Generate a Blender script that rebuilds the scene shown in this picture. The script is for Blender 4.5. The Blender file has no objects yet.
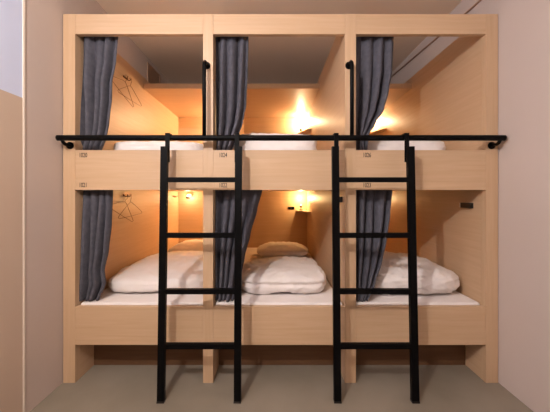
import bpy, bmesh, math, random
from mathutils import Vector, Matrix, noise

scene = bpy.context.scene
COL = scene.collection
random.seed(4)
PI = math.pi

# ------------------------------------------------------------------ materials
def new_mat(name):
    m = bpy.data.materials.new(name); m.use_nodes = True
    nt = m.node_tree
    return m, nt, nt.nodes['Principled BSDF']

def srgb(r, g, b):
    f = lambda c: (c / 255 / 12.92) if c / 255 <= .04045 else ((c / 255 + .055) / 1.055) ** 2.4
    return (f(r), f(g), f(b), 1)

def wood(name, c1, c2, axis, rough=.45):
    """Pale plywood: fine grain streaks stretched along one axis plus broad soft figure."""
    m, nt, b = new_mat(name)
    tc = nt.nodes.new('ShaderNodeTexCoord')
    mp = nt.nodes.new('ShaderNodeMapping')
    s = [14.0, 14.0, 14.0]; s['XYZ'.index(axis)] = .7
    mp.inputs['Scale'].default_value = s
    n1 = nt.nodes.new('ShaderNodeTexNoise'); n1.inputs['Scale'].default_value = 3.2
    n1.inputs['Detail'].default_value = 6; n1.inputs['Roughness'].default_value = .6
    n1.inputs['Distortion'].default_value = .4
    rp = nt.nodes.new('ShaderNodeValToRGB')
    rp.color_ramp.elements[0].position = .3; rp.color_ramp.elements[0].color = c2
    rp.color_ramp.elements[1].position = .7; rp.color_ramp.elements[1].color = c1
    bp = nt.nodes.new('ShaderNodeBump'); bp.inputs['Strength'].default_value = .04
    L = nt.links.new
    L(tc.outputs['Object'], mp.inputs['Vector']); L(mp.outputs['Vector'], n1.inputs['Vector'])
    L(n1.outputs['Fac'], rp.inputs['Fac']); L(rp.outputs['Color'], b.inputs['Base Color'])
    L(n1.outputs['Fac'], bp.inputs['Height']); L(bp.outputs['Normal'], b.inputs['Normal'])
    b.inputs['Roughness'].default_value = rough
    return m

def mottled(name, c1, c2, scale=3.0, rough=.8, bump=.05, bscale=80, spec=.5):
    m, nt, b = new_mat(name)
    tc = nt.nodes.new('ShaderNodeTexCoord')
    n1 = nt.nodes.new('ShaderNodeTexNoise'); n1.inputs['Scale'].default_value = scale
    n1.inputs['Detail'].default_value = 5
    rp = nt.nodes.new('ShaderNodeValToRGB')
    rp.color_ramp.elements[0].position = .35; rp.color_ramp.elements[0].color = c2
    rp.color_ramp.elements[1].position = .65; rp.color_ramp.elements[1].color = c1
    n2 = nt.nodes.new('ShaderNodeTexNoise'); n2.inputs['Scale'].default_value = bscale
    bp = nt.nodes.new('ShaderNodeBump'); bp.inputs['Strength'].default_value = bump
    bp.inputs['Distance'].default_value = .01
    L = nt.links.new
    L(tc.outputs['Object'], n1.inputs['Vector']); L(tc.outputs['Object'], n2.inputs['Vector'])
    L(n1.outputs['Fac'], rp.inputs['Fac']); L(rp.outputs['Color'], b.inputs['Base Color'])
    L(n2.outputs['Fac'], bp.inputs['Height']); L(bp.outputs['Normal'], b.inputs['Normal'])
    b.inputs['Roughness'].default_value = rough
    b.inputs['Specular IOR Level'].default_value = spec
    return m

def plain(name, c, rough=.5, metal=0, emit=None, es=0):
    m, nt, b = new_mat(name)
    b.inputs['Base Color'].default_value = c; b.inputs['Roughness'].default_value = rough
    b.inputs['Metallic'].default_value = metal
    if emit:
        b.inputs['Emission Color'].default_value = emit; b.inputs['Emission Strength'].default_value = es
    return m

WA, WB = srgb(208, 175, 142), srgb(199, 164, 129)
M_WX = wood('birch_grain_along', WA, WB, 'X')
M_WY = wood('birch_grain_deep', WA, WB, 'Y')
M_WZ = wood('birch_grain_upright', WA, WB, 'Z')
M_WD = wood('under_bed_shade_birch', srgb(112, 78, 50), srgb(98, 66, 40), 'X', .7)  # kick board wood: under-bed shade put into the colour as a darker brown
M_BLACK = plain('black_powder_coat', (.0022, .0020, .0024, 1), .5)
M_BLACK.node_tree.nodes['Principled BSDF'].inputs['Specular IOR Level'].default_value = .1
M_PLAST = plain('dark_plastic', (.012, .008, .007, 1), .35)
M_WIRE = plain('bronze_wire', srgb(112, 74, 40), .35, .6)
M_BULB = plain('lit_bulb', (1, .8, .5, 1), .4, 0, (1, .72, .38, 1), 2.5)
M_GLOBE = plain('lit_shade', (1, .85, .6, 1), .4, 0, (1, .72, .38, 1), 1.4)
M_WALL = mottled('painted_wall', srgb(205, 189, 181), srgb(201, 185, 176), 1.2, .85, .04)
M_WALLW = mottled('white_painted_wall', srgb(208, 218, 246), srgb(204, 214, 243), 1.2, .85, .04)
M_DADO = mottled('beige_board', srgb(205, 184, 166), srgb(200, 178, 160), 1.0, .75, .03)
M_TRIM = plain('cream_trim', srgb(238, 226, 212), .5)
M_CEIL = mottled('painted_ceiling', srgb(247, 233, 218), srgb(243, 229, 213), 1.0, .9, .03)
M_FLOOR = mottled('worn_screed_floor', srgb(144, 133, 119), srgb(129, 119, 105), 2.2, .62, .05, 40)
M_CURT = mottled('slate_curtain_cloth', srgb(92, 91, 100), srgb(82, 81, 90), 30, .9, .25, 500, .2)
M_SHEET = mottled('white_cotton', srgb(240, 232, 230), srgb(234, 226, 222), 6, .85, .12, 60, .2)
M_INK = plain('black_print', (.012, .01, .01, 1), .6)
M_SILVER = plain('pale_plastic', srgb(226, 220, 210), .4)

# ------------------------------------------------------------------ geometry helpers
def box(bm, x0, x1, y0, y1, z0, z1, bev=0.0, seg=2):
    t = bmesh.new()
    bmesh.ops.create_cube(t, size=1)
    for v in t.verts:
        v.co = Vector((x0 + (v.co.x + .5) * (x1 - x0), y0 + (v.co.y + .5) * (y1 - y0), z0 + (v.co.z + .5) * (z1 - z0)))
    if bev > 0:
        bmesh.ops.bevel(t, geom=list(t.edges), offset=bev, segments=seg, affect='EDGES', profile=.7)
    merge(bm, t)

def merge(bm, t, mat=None):
    mp = {}
    for v in t.verts:
        mp[v] = bm.verts.new(mat @ v.co if mat else v.co)
    for f in t.faces:
        try:
            nf = bm.faces.new([mp[v] for v in f.verts]); nf.smooth = f.smooth
        except ValueError:
            pass
    t.free()

def tube(bm, pts, r, n=12, closed=False):
    pts = [Vector(p) for p in pts]; rings = []
    N = len(pts); up = None
    for i, p in enumerate(pts):
        if closed:
            d = (pts[(i + 1) % N] - pts[i - 1]).normalized()
        elif i == 0: d = (pts[1] - p).normalized()
        elif i == N - 1: d = (p - pts[i - 1]).normalized()
        else: d = ((pts[i + 1] - p).normalized() + (p - pts[i - 1]).normalized()).normalized()
        if up is None:
            up = Vector((0, 0, 1)) if abs(d.z) < .9 else Vector((1, 0, 0))
        a = d.cross(up).normalized(); b = a.cross(d).normalized(); up = b
        rings.append([bm.verts.new(p + a * r * math.cos(2 * PI * k / n) + b * r * math.sin(2 * PI * k / n)) for k in range(n)])
    m = N if closed else N - 1
    for i in range(m):
        A, B = rings[i], rings[(i + 1) % N]
        for k in range(n):
            f = bm.faces.new([A[k], A[(k + 1) % n], B[(k + 1) % n], B[k]]); f.smooth = True
    if not closed:
        bm.faces.new(rings[0][::-1]); bm.faces.new(rings[-1])

def beam(bm, p0, p1, w, d, bev=.002):
    """Rectangular bar from p0 to p1: w across X, d across the depth."""
    p0, p1 = Vector(p0), Vector(p1)
    L = (p1 - p0).length
    t = bmesh.new(); bmesh.ops.create_cube(t, size=1)
    for v in t.verts: v.co = Vector((v.co.x * w, v.co.y * d, v.co.z * L))
    if bev: bmesh.ops.bevel(t, geom=list(t.edges), offset=bev, segments=2, affect='EDGES', profile=.7)
    z = (p1 - p0).normalized(); x = Vector((1, 0, 0)); x = (x - z * x.dot(z)).normalized(); y = z.cross(x)
    R = Matrix((x, y, z)).transposed().to_4x4(); R.translation = (p0 + p1) / 2
    merge(bm, t, R)

def lathe(bm, prof, cx, cy, n=24):
    rings = []
    for r, z in prof:
        rings.append([bm.verts.new((cx + r * math.cos(2 * PI * k / n), cy + r * math.sin(2 * PI * k / n), z)) for k in range(n)])
    for A, B in zip(rings, rings[1:]):
        for k in range(n):
            f = bm.faces.new([A[k], A[(k + 1) % n], B[(k + 1) % n], B[k]]); f.smooth = True
    bm.faces.new(rings[0][::-1]); bm.faces.new(rings[-1])

def obj(name, bm, mat, parent=None, smooth=False, origin=None):
    bmesh.ops.recalc_face_normals(bm, faces=list(bm.faces))
    if smooth:
        for f in bm.faces: f.smooth = True
    me = bpy.data.meshes.new(name); bm.to_mesh(me); bm.free()
    me.materials.append(mat)
    o = bpy.data.objects.new(name, me); COL.objects.link(o)
    if parent: 
        o.parent = parent
        if parent.type == 'EMPTY':
            o.matrix_parent_inverse = Matrix.Translation(parent.location).inverted()
    return o

def tag(o, label, cat, group=None):
    o['label'] = label; o['category'] = cat
    if group: o['group'] = group
    return o

def thing(name, label, cat, loc=(0, 0, 0), group=None):
    o = bpy.data.objects.new(name, None); COL.objects.link(o); o.location = loc
    o.empty_display_size = .1
    return tag(o, label, cat, group)

def struct(name, bm, mat):
    o = obj(name, bm, mat); o['kind'] = 'structure'; return o

# ------------------------------------------------------------------ measures (metres); photo front plane is y = 0
XL, XR = -1.393, 1.507                       # outer faces of the bunk block
POSTS = [(-1.393, -1.313), (-.460, -.393), (.487, .560), (1.427, 1.507)]
BAYS = [(-1.313, -.460), (-.393, .487), (.560, 1.427)]
TOP, TF = 2.460, 2.327                       # top board
MF1, MF0 = 1.553, 1.287                      # middle board
LF1, LF0 = .507, .253                        # lower board
YB = 2.045                                   # inner face of the back panels
CAN_Y, CAN0, CAN1 = .985, 2.340, 2.392       # canopy over the head half

# ------------------------------------------------------------------ the room
WX0, WX1, WYF, WYB = -1.400, 1.513, -7.0, 2.16
cz = lambda y: 2.80 + 0 * y
bm = bmesh.new(); box(bm, WX0 - .15, WX1 + .15, WYF - .15, WYB + .15, -.1, 0); struct('floor', bm, M_FLOOR)
bm = bmesh.new()
rows = [[bm.verts.new((x, y, cz(y) + dz)) for x in (WX0 - .15, WX1 + .15) for dz in (0, .12)] for y in (WYF - .15, 0, WYB + .15)]
for A, B in zip(rows, rows[1:]):
    bm.faces.new((A[0], A[2], B[2], B[0])); bm.faces.new((A[1], B[1], B[3], A[3]))
    bm.faces.new((A[0], B[0], B[1], A[1])); bm.faces.new((A[2], A[3], B[3], B[2]))
bm.faces.new((rows[0][0], rows[0][1], rows[0][3], rows[0][2])); bm.faces.new((rows[2][0], rows[2][2], rows[2][3], rows[2][1]))
struct('ceiling', bm, M_CEIL)
bm = bmesh.new(); box(bm, WX1, WX1 + .12, WYF - .12, WYB + .12, 0, 3.0); struct('wall_right', bm, M_WALL)
YC = -.292
bm = bmesh.new(); box(bm, WX0 - .12, WX0, YC, WYB + .12, 0, 3.0); struct('wall_left', bm, M_WALL)
bm = bmesh.new(); box(bm, WX0 - .12, WX0, WYF - .12, YC, 0, 3.0); struct('wall_left_front', bm, M_WALLW)
bm = bmesh.new(); box(bm, WX0 - .12, WX1 + .12, WYB, WYB + .12, 0, 3.0); struct('wall_back', bm, M_WALL)
bm = bmesh.new(); box(bm, WX0 - .12, WX1 + .12, WYF - .12, WYF, 0, 3.0); struct('wall_front', bm, M_WALL)
bm = bmesh.new(); box(bm, WX0, WX0 + .004, WYF, YC, 0, 1.797, .001, 1); struct('trim_1', bm, M_DADO)
bm = bmesh.new(); box(bm, WX0, WX0 + .006, YC - .004, YC + .012, 0, 2.78, .002, 1); struct('trim_2', bm, M_TRIM)

M_CONDUIT = plain('brown_cable_cover', srgb(176, 142, 118), .6)
bm = bmesh.new(); tube(bm, [(WX1 - .008, -.4, 2.645), (WX1 - .008, .3, 2.665), (WX1 - .008, WYB, 2.775)], .0075, 10); struct('trim_3', bm, M_CONDUIT)
V = thing('wall_vent', 'brown slatted vent high on the left wall above the upper left bay', 'vent', (WX0, 1.43, 2.51))
bm = bmesh.new()
for a in ((1.25, 1.27, 2.50, 2.74), (1.58, 1.60, 2.50, 2.74), (1.27, 1.58, 2.50, 2.52), (1.27, 1.58, 2.72, 2.74)): box(bm, WX0, WX0 + .014, *a, .002, 1)
obj('frame', bm, M_CONDUIT, V)
bm = bmesh.new()
for k in range(10): box(bm, WX0 + .002, WX0 + .010, 1.27, 1.58, 2.523 + k * .0198, 2.536 + k * .0198, .001, 1)
obj('grille', bm, M_CONDUIT, V)
bm = bmesh.new(); box(bm, WX0, WX0 + .002, 1.27, 1.58, 2.52, 2.72); obj('backing', bm, M_PLAST, V)

# ------------------------------------------------------------------ the bunk bed block
bed = thing('bunk_bed', 'pale birch plywood bunk bed block, two tiers of three sleeping bays, along the back wall', 'bunk bed', (.057, 0, 0))
YP = .042
for x0, x1 in POSTS:
    bm = bmesh.new(); box(bm, x0, x1, 0, YP, 0, TOP, .0016); obj('post', bm, M_WZ, bed)
    bm = bmesh.new(); box(bm, x0, x1, YP + .0005, YB + .02, 0, TOP, .0016); obj('side_panel', bm, M_WY, bed)
G = .0006
for i, (x0, x1) in enumerate(BAYS):
    for nm, z0, z1 in (('top_board', TF, TOP), ('front_board', MF0, MF1), ('front_board', LF0, LF1)):
        bm = bmesh.new(); box(bm, x0 + G, x1 - G, .001, .032, z0, z1, .0016); obj(nm, bm, M_WX, bed)
    bm = bmesh.new(); box(bm, x0 + G, x1 - G, .034, YB, 1.305, 1.335); obj('bunk_base', bm, M_WY, bed)
    bm = bmesh.new(); box(bm, x0 + G, x1 - G, .034, YB, .262, .292); obj('bunk_base', bm, M_WY, bed)
    bm = bmesh.new(); box(bm, x0 + G, x1 - G, YB, YB + .02, .262, CAN1, 0); obj('back_panel', bm, M_WX, bed)
    bm = bmesh.new(); box(bm, x0 + G, x1 - G, CAN_Y, YB - .001, CAN0, CAN1, .0016); obj('canopy', bm, M_WX, bed)
    bm = bmesh.new(); box(bm, x0 + G, x1 - G, .196, .214, 0, .262, 0); o = obj('kick_board', bm, M_WD, bed); o['label'] = 'kick board, under-bed shade put into its dark brown'
    for z in (2.40, 1.297):
        bm = bmesh.new(); box(bm, x0 + G, x1 - G, .066, .084, z - .007, z + .007, .001); obj('curtain_track', bm, M_BLACK, bed)

# long black rail with stand-off brackets, and two grab bars rising from it
RY, RZ, RR = -.072, 1.619, .0185
bm = bmesh.new()
pts = [(-1.374, RY, RZ), (-1.366, RY, RZ), (0, RY, RZ), (1.482, RY, RZ), (1.490, RY, RZ)]
tube(bm, pts, RR, 16)
rail = obj('guard_rail', bm, M_BLACK, bed)
for x in (-1.345, 1.462):
    bm = bmesh.new()
    tube(bm, [(x, RY, RZ - .012), (x, RY + .012, RZ - .03), (x, RY + .03, RZ - .036), (x, .0, RZ - .036)], .0105, 12)
    t = bmesh.new(); tube(t, [(x, -.006, RZ - .036), (x, 0, RZ - .036)], .024, 20); merge(bm, t)
    obj('rail_bracket', bm, M_BLACK, bed)
for x, dx in ((-.434, .012), (.512, -.0)):
    bm = bmesh.new()
    zt = 2.115
    tube(bm, [(x, RY, RZ), (x, RY, zt - .03), (x, RY + .006, zt - .012), (x, RY + .02, zt), (x, -.0, zt)], .0125, 14)
    t = bmesh.new(); tube(t, [(x, -.007, zt), (x, 0, zt)], .024, 20); merge(bm, t)
    obj('grab_bar', bm, M_BLACK, bed)

# bunk numbers printed on the boards
def number(txt, px, py):
    cu = bpy.data.curves.new('num', 'FONT'); cu.body = txt; cu.size = .042; cu.align_x = 'CENTER'; cu.align_y = 'CENTER'
    cu.extrude = .0004; cu.offset = .0005
    tmp = bpy.data.objects.new('num', cu); COL.objects.link(tmp)
    dg = bpy.context.evaluated_depsgraph_get(); dg.update()
    me = bpy.data.meshes.new_from_object(tmp.evaluated_get(dg))
    bpy.data.objects.remove(tmp)
    bm = bmesh.new(); bm.from_mesh(me)
    R = Matrix.Translation(((px - 272) / 150, .0008, (383 - py) / 150)) @ Matrix.Rotation(PI / 2, 4, 'X') @ Matrix.Scale(.66, 4, (1, 0, 0))
    bmesh.ops.transform(bm, matrix=R, verts=list(bm.verts))
    o = obj('bunk_number', bm, M_INK, bed); o['label'] = 'black number ' + txt
for t_, px, py in (('1020', 83, 155.3), ('1021', 83, 185.2), ('1024', 223, 155.2), ('1022', 223, 185.4), ('1026', 367, 155.2), ('1023', 367, 185.4)):
    number(t_, px, py)

# ------------------------------------------------------------------ ladders
def ladder(xl, xr, label):
    L = thing('bunk_ladder', label, 'ladder', ((xl + xr) / 2, -.17, 0), 'black ladders leaning on the bunks')
    yt, yb, zt = -.112, -.168, 1.556
    for s, x in ((-1, xl), (1, xr)):
        bm = bmesh.new(); beam(bm, (x, yb, .004), (x, yt, zt), .043, .028)
        st = obj('stile', bm, M_BLACK, L)
        bm = bmesh.new(); beam(bm, (x, yb - .0001, 0), (x, yb, .012), .045, .031, .001); obj('foot_pad', bm, M_PLAST, st)
        bm = bmesh.new()
        xi = x + (.011 if s < 0 else -.013)
        w = .028; a = RR + .001
        box(bm, xi - w / 2, xi + w / 2, RY - a - .007, RY - a, 1.46, RZ + a + .006, .001)
        box(bm, xi - w / 2, xi + w / 2, RY - a - .007, RY + a + .007, RZ + a, RZ + a + .007, .001)
        box(bm, xi - w / 2, xi + w / 2, RY + a, RY + a + .006, RZ - .012, RZ + a + .006, .001)
        obj('hook', bm, M_BLACK, L)
    for z in (1.348, 1.004, .662, .333):
        y = yb + (yt - yb) * z / zt
        bm = bmesh.new(); box(bm, xl + .02, xr - .02, y - .013, y + .013, z - .0155, z + .0155, .002); obj('rung', bm, M_BLACK, L)
ladder(-.672, -.209, 'black metal ladder with four rungs hooked on the rail in front of the left bays')
ladder(.396, .866, 'black metal ladder with four rungs hooked on the rail in front of the right bays')

# ------------------------------------------------------------------ soft things
def cubesphere(sub):
    t = bmesh.new(); bmesh.ops.create_cube(t, size=2)
    bmesh.ops.subdivide_edges(t, edges=list(t.edges), cuts=sub, use_grid_fill=True)
    return t

def puff(name, x0, x1, y0, y1, z0, h, n=3.2, sub=34, seed=0, wr=.012, scale=6.0, shape=None, floor_z=True, mat=M_SHEET, rot=0, m=5):
    """A soft stuffed form: super-ellipsoid, wrinkled, its underside flattened on what carries it."""
    t = cubesphere(sub)
    a, b, c = (x1 - x0) / 2, (y1 - y0) / 2, h / 2
    cx, cy, czz = (x0 + x1) / 2, (y0 + y1) / 2, z0 + h / 2
    off = Vector((seed * 3.7, seed * 1.9, seed * 7.1))
    for v in t.verts:
        d = v.co.copy()
        k = ((abs(d.x) ** m + abs(d.y) ** m) ** (n / m) + abs(d.z) ** n) ** (1 / n)
        d = d / k
        if floor_z and d.z < 0:
            e = (abs(d.x) ** m + abs(d.y) ** m) ** (1 / m)
            f_ = (e ** .35) / max(e, 1e-4); d.x *= f_; d.y *= f_
        p = Vector((d.x * a, d.y * b, d.z * c))
        nn = Vector((d.x / a, d.y / b, d.z / c)).normalized()
        q = Vector((p.x * scale, p.y * scale, p.z * scale * 1.4)) + off
        w = noise.noise(q) * .8
        rd = 1 - abs(noise.noise(q * 1.9 + Vector((5, 2, 9)))) * 2
        w += .55 * rd * rd - .3
        w += .3 * noise.noise(q * 4.1)
        p += nn * w * wr
        if shape: p = shape(p, d)
        if rot:
            p = Matrix.Rotation(rot, 3, 'Z') @ p
        p += Vector((cx, cy, czz))
        if floor_z and p.z < z0 + .001: p.z = z0 + .001
        v.co = p
    bm = bmesh.new(); merge(bm, t)
    return obj(name, bm, mat, smooth=True)

MT_LO, MT_UP = .520, 1.545
bay_w = ('left', 'middle', 'right')
for i, (x0, x1) in enumerate(BAYS):
    for z0, z1, w in ((.293, MT_LO, 'lower'), (1.336, MT_UP, 'upper')):
        bm = bmesh.new()
        t = bmesh.new(); box(t, x0 + .008, x1 - .008, .036, YB - .01, z0, z1, .022, 4)
        merge(bm, t)
        o = obj('mattress', bm, M_SHEET, smooth=False)
        for p in o.data.polygons: p.use_smooth = True
        if w == 'lower':
            lab = ('white sheeted mattress in the lower left bay under the spread out duvet',
                   'white sheeted mattress in the lower middle bay under the folded duvet block',
                   'white sheeted mattress in the lower right bay under the heaped duvet')[i]
        else:
            lab = 'white sheeted mattress of the upper %s bunk, barely showing above its front board' % bay_w[i]
        tag(o, lab, 'mattress', 'white bunk mattresses')

def crease(z_at, depth, amp):
    def f(p, d):
        if d.y < 0:
            p.y += amp * math.exp(-((p.z - z_at) / depth) ** 2) * min(1, -d.y * 1.5)
        return p
    return f

# lower left: duvet spread along the bunk
def sh_left(p, d):
    u = (p.y + .74) / 1.48
    p.z *= 1.0 + (.25 * math.sin(u * 3.0) - .6 * max(0, u - .5)) * (1 if d.z > 0 else 0)
    if d.z > 0: p.z *= .80 + .28 * min(1, (p.x + .41) / .45)
    return p
o = puff('duvet', -1.285, -.468, .165, 1.27, MT_LO, .135, 3.4, 40, 1, .014, 5, sh_left)
tag(o, 'white duvet spread flat along the lower left bunk, reaching towards its pillow', 'duvet', 'white duvets')
# lower middle: folded block
def sh_mid(p, d):
    p = crease(.0, .014, .016)(p, d)
    if d.z > 0:
        p.z *= 1.0 - .25 * max(0, -p.x / .31 - .25)
    if d.y > .3: p.z *= .96
    return p
o = puff('duvet', -.255, .42, .15, .84, MT_LO, .165, 3.2, 40, 2, .017, 7, sh_mid)
tag(o, 'white duvet folded into a thick block on the lower middle bunk', 'duvet', 'white duvets')
# lower right: heap sloping down to the right
def sh_right(p, d):
    u = (p.x + .345) / .69
    if d.z > 0: p.z *= 1.12 - .75 * max(0, u - .38) ** 1.25
    p = crease(.03, .012, .012)(p, d)
    return p
o = puff('duvet', .70, 1.405, .115, .84, MT_LO, .22, 2.5, 42, 5, .020, 8, sh_right)
tag(o, 'white duvet heaped in a rounded mound on the lower right bunk', 'duvet', 'white duvets')
# upper
o = puff('duvet', -1.24, -.475, .16, 1.5, MT_UP, .125, 4.2, 30, 6, .010, 5)
tag(o, 'white duvet spread flat on the upper left bunk, seen as a band behind the rail', 'duvet', 'white duvets')
o = puff('duvet', -.30, .355, .20, .75, MT_UP, .185, 4.2, 30, 7, .012, 6)
tag(o, 'white duvet folded high on the upper middle bunk, rising above the rail', 'duvet', 'white duvets')
o = puff('duvet', .66, 1.345, .20, .80, MT_UP, .135, 4.4, 30, 8, .010, 6)
tag(o, 'white duvet folded low on the upper right bunk, its edge below the rail', 'duvet', 'white duvets')

def pil(a, b):
    def f(p, d):
        e = max(abs(d.x), abs(d.y))
        p.z *= 1 - .55 * max(0, e - .45) / .55
        # corners drawn out a little
        if abs(d.x) > .8 and abs(d.y) > .8: p.x *= 1.03; p.y *= 1.03
        return p
    return f
o = puff('pillow', -1.20, -.60, 1.27, 1.68, MT_LO, .19, 2.8, 24, 9, .010, 8, pil(0, 0), True)
tag(o, 'white pillow at the head of the lower left bunk, behind the spread duvet', 'pillow', 'bed pillows')
o = puff('pillow', -.175, .425, 1.27, 1.66, MT_LO, .165, 2.8, 24, 10, .012, 8, pil(0, 0))
tag(o, 'plump pillow lying on the lower middle bunk behind the folded duvet', 'pillow', 'bed pillows')

# ------------------------------------------------------------------ curtains
def interp(tab, z):
    tab = sorted(tab)
    if z <= tab[0][0]: return tab[0][1]
    for (a, va), (b, vb) in zip(tab, tab[1:]):
        if z <= b:
            t = (z - a) / (b - a); t = t * t * (3 - 2 * t) * .5 + t * .5
            return va + (vb - va) * t
    return tab[-1][1]

CR = 1.85 / (1.85 + .078)
def cx_(px): return (px - 272) / 150 / CR
def cz_(py): return 1.2533 - (py - 195) / 150 / CR

def curtain(label, left, right, ztop, zbot, folds, seed):
    """left/right: edge tables (photo-measured heights and widths turned into metres)."""
    lt = [(cz_(y), cx_(x)) for x, y in left]; rt = [(cz_(y), cx_(x)) for x, y in right]
    bm = bmesh.new(); NU, NZ = 90, 60
    rnd = random.Random(seed)
    ph = [rnd.uniform(0, 6.28) for _ in range(6)]
    grid = []
    for j in range(NZ + 1):
        t = j / NZ; z = ztop + (zbot - ztop) * t
        xl, xr = interp(lt, z), interp(rt, z)
        row = []
        for i in range(NU + 1):
            u = i / NU
            uu = u + .035 * math.sin(2 * PI * u + ph[0] + t * 1.2) * math.sin(PI * u)
            a = (.012 + .016 * min(1, t * 2.5))
            th = 2 * PI * folds * uu + ph[1] + .9 * t * math.sin(2.2 * uu + ph[2])
            y = .075 + a * math.sin(th) + .009 * math.sin(2 * PI * folds * .5 * uu + ph[3] + t * 2) + .004 * noise.noise(Vector((u * 7, t * 6, seed)))
            x = xl + (xr - xl) * u + .006 * math.cos(th) * math.sin(PI * u)
            sag = .012 * abs(math.sin(PI * folds * u + ph[4])) * max(0, 1 - t * 14)
            zz = z - sag
            if zbot < 1: zz += .01 * noise.noise(Vector((u * 4, seed, 0))) * t
            row.append(bm.verts.new((x, max(.042, y), zz)))
        grid.append(row)
    for j in range(NZ):
        for i in range(NU):
            bm.faces.new([grid[j][i], grid[j][i + 1], grid[j + 1][i + 1], grid[j + 1][i]])
    c = thing('curtain', label, 'curtain', (cx_(left[0][0]), .075, zbot), 'slate grey bunk curtains')
    o = obj('cloth', bm, M_CURT, c, smooth=True)
    sd = o.modifiers.new('thickness', 'SOLIDIFY'); sd.thickness = .004; sd.offset = 0
    for k in range(7):                                     # gliders hanging in the track
        u = (k + .5) / 7; x = interp(lt, ztop) * (1 - u) + interp(rt, ztop) * u
        bm = bmesh.new(); box(bm, x - .004, x + .004, .070, .080, ztop - .012, ztop + .012, .001, 1)
        obj('glider', bm, M_BLACK, c)

curtain('grey curtain gathered at the left of the upper left bunk, above number 1020', [(80.5, 36), (82, 137), (80, 151)],
        [(119, 35), (117, 62), (113.5, 85), (113, 100), (110.5, 125), (108, 137), (102, 151)], 2.388, MT_UP + .003, 4, 1)
curtain('grey curtain gathered at the left of the upper middle bunk, above number 1024', [(215.8, 36), (216.5, 151)],
        [(248.5, 35), (247.5, 70), (246, 105), (243, 122), (238, 136), (232, 151)], 2.388, MT_UP + .003, 3.5, 2)
curtain('grey curtain drawn back to a point at the left of the upper right bunk', [(353.4, 36), (355, 151)],
        [(394, 35), (392, 70), (388, 92), (383, 110), (374, 125), (366.5, 137), (366, 151)], 2.388, MT_UP + .003, 3.5, 3)
curtain('dark grey curtain hanging at the left of the lower left bunk, below number 1021', [(81, 190), (81, 260), (79, 305)],
        [(112, 190), (110.5, 225), (108, 250), (104.5, 270), (106, 283), (99, 302)], 1.303, MT_LO + .006, 4, 4)
curtain('dark grey curtain hanging at the left of the lower middle bunk, behind the left ladder', [(215.8, 190), (215.8, 305)],
        [(262, 190), (257, 210), (250, 235), (244, 258), (240, 280), (234, 303)], 1.303, MT_LO + .006, 4.5, 5)
curtain('dark grey curtain hanging at the left of the lower right bunk, below number 1023', [(353.4, 190), (354.5, 305)],
        [(392, 190), (389, 215), (385, 240), (380, 262), (374, 280), (365, 303)], 1.303, MT_LO + .006, 4, 6)

# ------------------------------------------------------------------ corner shelves, reading lamps, sockets
def shelf(xp, z, label):
    bm = bmesh.new()
    P = [(xp - .15, YB - .001), (xp - .001, YB - .001), (xp - .001, YB - .44), (xp - .04, YB - .42), (xp - .15, YB - .14)]
    lo = [bm.verts.new((x, y, z - .018)) for x, y in P]; hi = [bm.verts.new((x, y, z)) for x, y in P]
    bm.faces.new(lo[::-1]); bm.faces.new(hi)
    for k in range(5): bm.faces.new([lo[k], lo[(k + 1) % 5], hi[(k + 1) % 5], hi[k]])
    bmesh.ops.bevel(bm, geom=list(bm.edges), offset=.002, segments=2, affect='EDGES')
    tag(obj('corner_shelf', bm, M_WY), label, 'shelf', 'small corner shelves in the bays')

def lamp(x, y, z, label, power, col):
    L = thing('reading_lamp', label, 'lamp', (x, y, z), 'small reading lamps on the corner shelves')
    bm = bmesh.new(); lathe(bm, [(.026, z), (.026, z + .008), (.022, z + .011), (.006, z + .012)], x, y); obj('base', bm, M_BLACK, L)
    bm = bmesh.new(); tube(bm, [(x, y, z + .008), (x, y, z + .045)], .005, 10); obj('stem', bm, M_BLACK, L)
    bm = bmesh.new(); lathe(bm, [(.008, z + .036), (.016, z + .045), (.019, z + .062), (.0165, z + .062), (.012, z + .05)], x, y); obj('socket_cup', bm, M_BLACK, L)
    bm = bmesh.new(); lathe(bm, [(.008, z + .050), (.013, z + .060), (.014, z + .070), (.011, z + .080), (.004, z + .085)], x, y, 16); obj('bulb', bm, M_BULB, L)
    if x < -.3: power *= 2.5
    ld = bpy.data.lights.new('lamp_light', 'POINT'); ld.energy = power; ld.color = col; ld.shadow_soft_size = .025
    lo = bpy.data.objects.new('lamp_light', ld); COL.objects.link(lo); lo.parent = L; lo.location = (0, 0, .165)

LP_UP, LP_LO = 11.0, 6.0
SH = [(0, 'left'), (1, 'middle'), (2, 'right')]
for i, w in SH:
    xp = BAYS[i][1]
    side = 'on the %s bay side' % w
    shelf(xp, 2.085, 'small birch corner shelf at the head of the upper %s bunk' % w)
    shelf(xp, 1.045, 'small birch corner shelf at the head of the lower %s bunk' % w)
    lamp(xp - .095, YB - .125, 2.085, 'small black lit reading lamp on the upper %s corner shelf' % w, LP_UP, (1, .76, .44))
    lamp(xp - .095, YB - .125, 1.045, 'small black lit reading lamp on the lower %s corner shelf' % w, LP_LO, (1, .68, .31))

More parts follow.
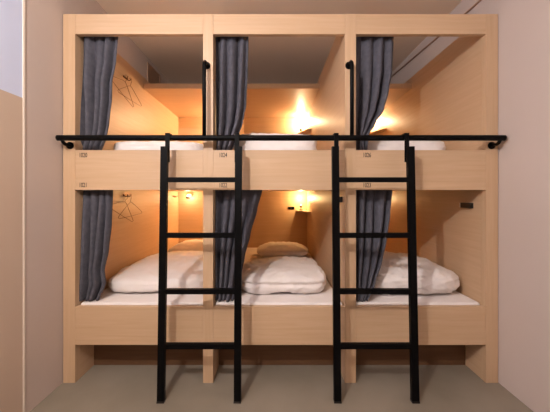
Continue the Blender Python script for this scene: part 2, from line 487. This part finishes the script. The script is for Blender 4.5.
def socket_side(xp, y, z, label, w=.10, h=.038):
    S = thing('power_socket', label, 'socket', (xp, y, z), 'dark sockets on the bay sides')
    bm = bmesh.new(); box(bm, xp - .026, xp, y - w / 2, y + w / 2, z - h / 2, z + h / 2, .003); obj('housing', bm, M_PLAST, S)
    bm = bmesh.new(); box(bm, xp - .028, xp - .001, y + w / 2, y + w / 2 + .008, z - h / 2 + .002, z + h / 2 - .002, .002); obj('end_cap', bm, M_SILVER, S)
socket_side(BAYS[2][1], .165, 1.178, 'dark power socket with pale end on the right side wall of the lower right bay')
socket_side(BAYS[1][1], .092, 1.222, 'dark power socket near the front of the lower middle bay, beside the right ladder', .06)
S = thing('wall_outlet', 'small black double outlet on the back wall of the lower middle bay', 'socket', (.27, YB, 1.07))
bm = bmesh.new(); box(bm, .225, .315, YB - .008, YB, 1.052, 1.088, .003); obj('plate', bm, M_PLAST, S)
for x in (.248, .292):
    bm = bmesh.new(); tube(bm, [(x, YB - .012, 1.07), (x, YB - .006, 1.07)], .014, 18); obj('outlet', bm, M_BLACK, S)

# little wall light at the head of the lower left bay
W = thing('wall_light', 'tiny lit wall light on the back wall of the lower left bay', 'lamp', (-1.17, YB, 1.235))
bm = bmesh.new(); box(bm, -1.20, -1.155, YB - .02, YB, 1.205, 1.225, .003); obj('bracket', bm, M_BLACK, W)
bm = bmesh.new(); lathe(bm, [(.012, 1.224), (.028, 1.228), (.034, 1.245), (.028, 1.264), (.012, 1.270)], -1.150, YB - .04, 20); obj('shade', bm, M_GLOBE, W)
ld = bpy.data.lights.new('wall_light_glow', 'POINT'); ld.energy = 2.2; ld.color = (1, .76, .46); ld.shadow_soft_size = .02
lo = bpy.data.objects.new('wall_light_glow', ld); COL.objects.link(lo); lo.parent = W; lo.location = (.02, -.11, -.01)

# hooks and wire coat hangers on the left side panel
PX = BAYS[0][0]
def hook(y, z, label):
    H = thing('coat_hook', label, 'hook', (PX, y, z), 'coat hooks on the left side panel')
    bm = bmesh.new(); box(bm, PX, PX + .006, y - .035, y + .035, z - .008, z + .008, .002); obj('plate', bm, M_WIRE, H)
    for dy in (-.024, .024):
        bm = bmesh.new(); tube(bm, [(PX + .004, y + dy, z), (PX + .02, y + dy, z - .014), (PX + .034, y + dy, z - .012), (PX + .040, y + dy, z + .004)], .0035, 8)
        obj('prong', bm, M_WIRE, H)
hook(.63, 1.252, 'small double coat hook holding hangers in the lower left bay')
hook(.63, 2.300, 'small double coat hook holding hangers in the upper left bay')
hook(1.85, 1.238, 'lone small coat hook near the head end of the lower left side panel')

def hanger(yc, zc, dx, tilt, label, w=.42, yaw=0):
    """Wire hanger in the plane of the panel, origin at the crook of its hook."""
    pts = []
    for k in range(9):
        a = PI * (1.0 - k / 8 * 1.25) ; pts.append((.022 * math.cos(a), .0 + .022 * math.sin(a) - .022))
    pts = [(y, z) for y, z in pts]
    H = thing('coat_hanger', label, 'hanger', (PX + dx, yc, zc), 'wire coat hangers in the left bays')
    def tr(y, z, x=0):
        c, s = math.cos(tilt), math.sin(tilt)
        yy, zz = y * c - z * s, y * s + z * c
        return (PX + dx + x + yy * math.sin(yaw), yc + yy * math.cos(yaw), zc + zz)
    bm = bmesh.new()
    tube(bm, [tr(*p) for p in pts] + [tr(.002, -.055), tr(0, -.075)], .0016, 8); obj('crook', bm, M_WIRE, H)
    bm = bmesh.new()
    tri = [(0, -.072), (.03, -.082), (w / 2 - .02, -.170), (w / 2, -.186), (w / 2 - .012, -.198), (0, -.200), (-w / 2 + .012, -.198), (-w / 2, -.186), (-w / 2 + .02, -.170), (-.03, -.082)]
    tube(bm, [tr(*p) for p in tri], .0019, 8, True); obj('frame', bm, M_WIRE, H)
hanger(.654, 1.262, .036, 0.05, 'wire coat hanger hanging level in the lower left bay')
hanger(.606, 1.262, .030, -.42, 'tilted wire coat hanger behind the level one in the lower left bay', .38, .06)
hanger(.654, 2.310, .036, 0.02, 'wire coat hanger hanging level in the upper left bay')
hanger(.606, 2.310, .030, -.38, 'tilted wire coat hanger beside the curtain in the upper left bay', .38, .06)

# ------------------------------------------------------------------ lamps of the room (behind and above the camera)
def room_lamp(x, y, z, e, label, r=.07, col=(1, .94, .90)):
    T = thing('ceiling_light', label, 'ceiling light', (x, y, cz(y)))
    bm = bmesh.new(); lathe(bm, [(.06, cz(y) - .015), (.06, cz(y) + .01)], x, y); obj('canopy_plate', bm, M_TRIM, T)
    ld = bpy.data.lights.new('room_light', 'POINT'); ld.energy = e; ld.color = col; ld.shadow_soft_size = r
    lo = bpy.data.objects.new('room_light', ld); COL.objects.link(lo); lo.parent = T; lo.location = (0, 0, z - cz(y))
room_lamp(-.78, -1.97, 2.46, 118, 'round ceiling light in front of the left bays', .016)

w = bpy.data.worlds.new('world'); scene.world = w; w.use_nodes = True
w.node_tree.nodes['Background'].inputs[0].default_value = (.05, .045, .04, 1)

# ------------------------------------------------------------------ camera
cd = bpy.data.cameras.new('camera'); cam = bpy.data.objects.new('camera', cd); COL.objects.link(cam)
cam.location = (0, -1.85, 1.2533); cam.rotation_euler = (PI / 2, 0, 0)
cd.sensor_width = 36; cd.lens = 36 * 277.5 / 550; cd.shift_x = 3 / 550; cd.shift_y = -11 / 550; cd.clip_start = .02
scene.camera = cam
vs_ = scene.view_settings
vs_.view_transform = 'Standard'; vs_.look = 'None'; vs_.gamma = 1; vs_.use_curve_mapping = False; vs_.exposure = 0.0
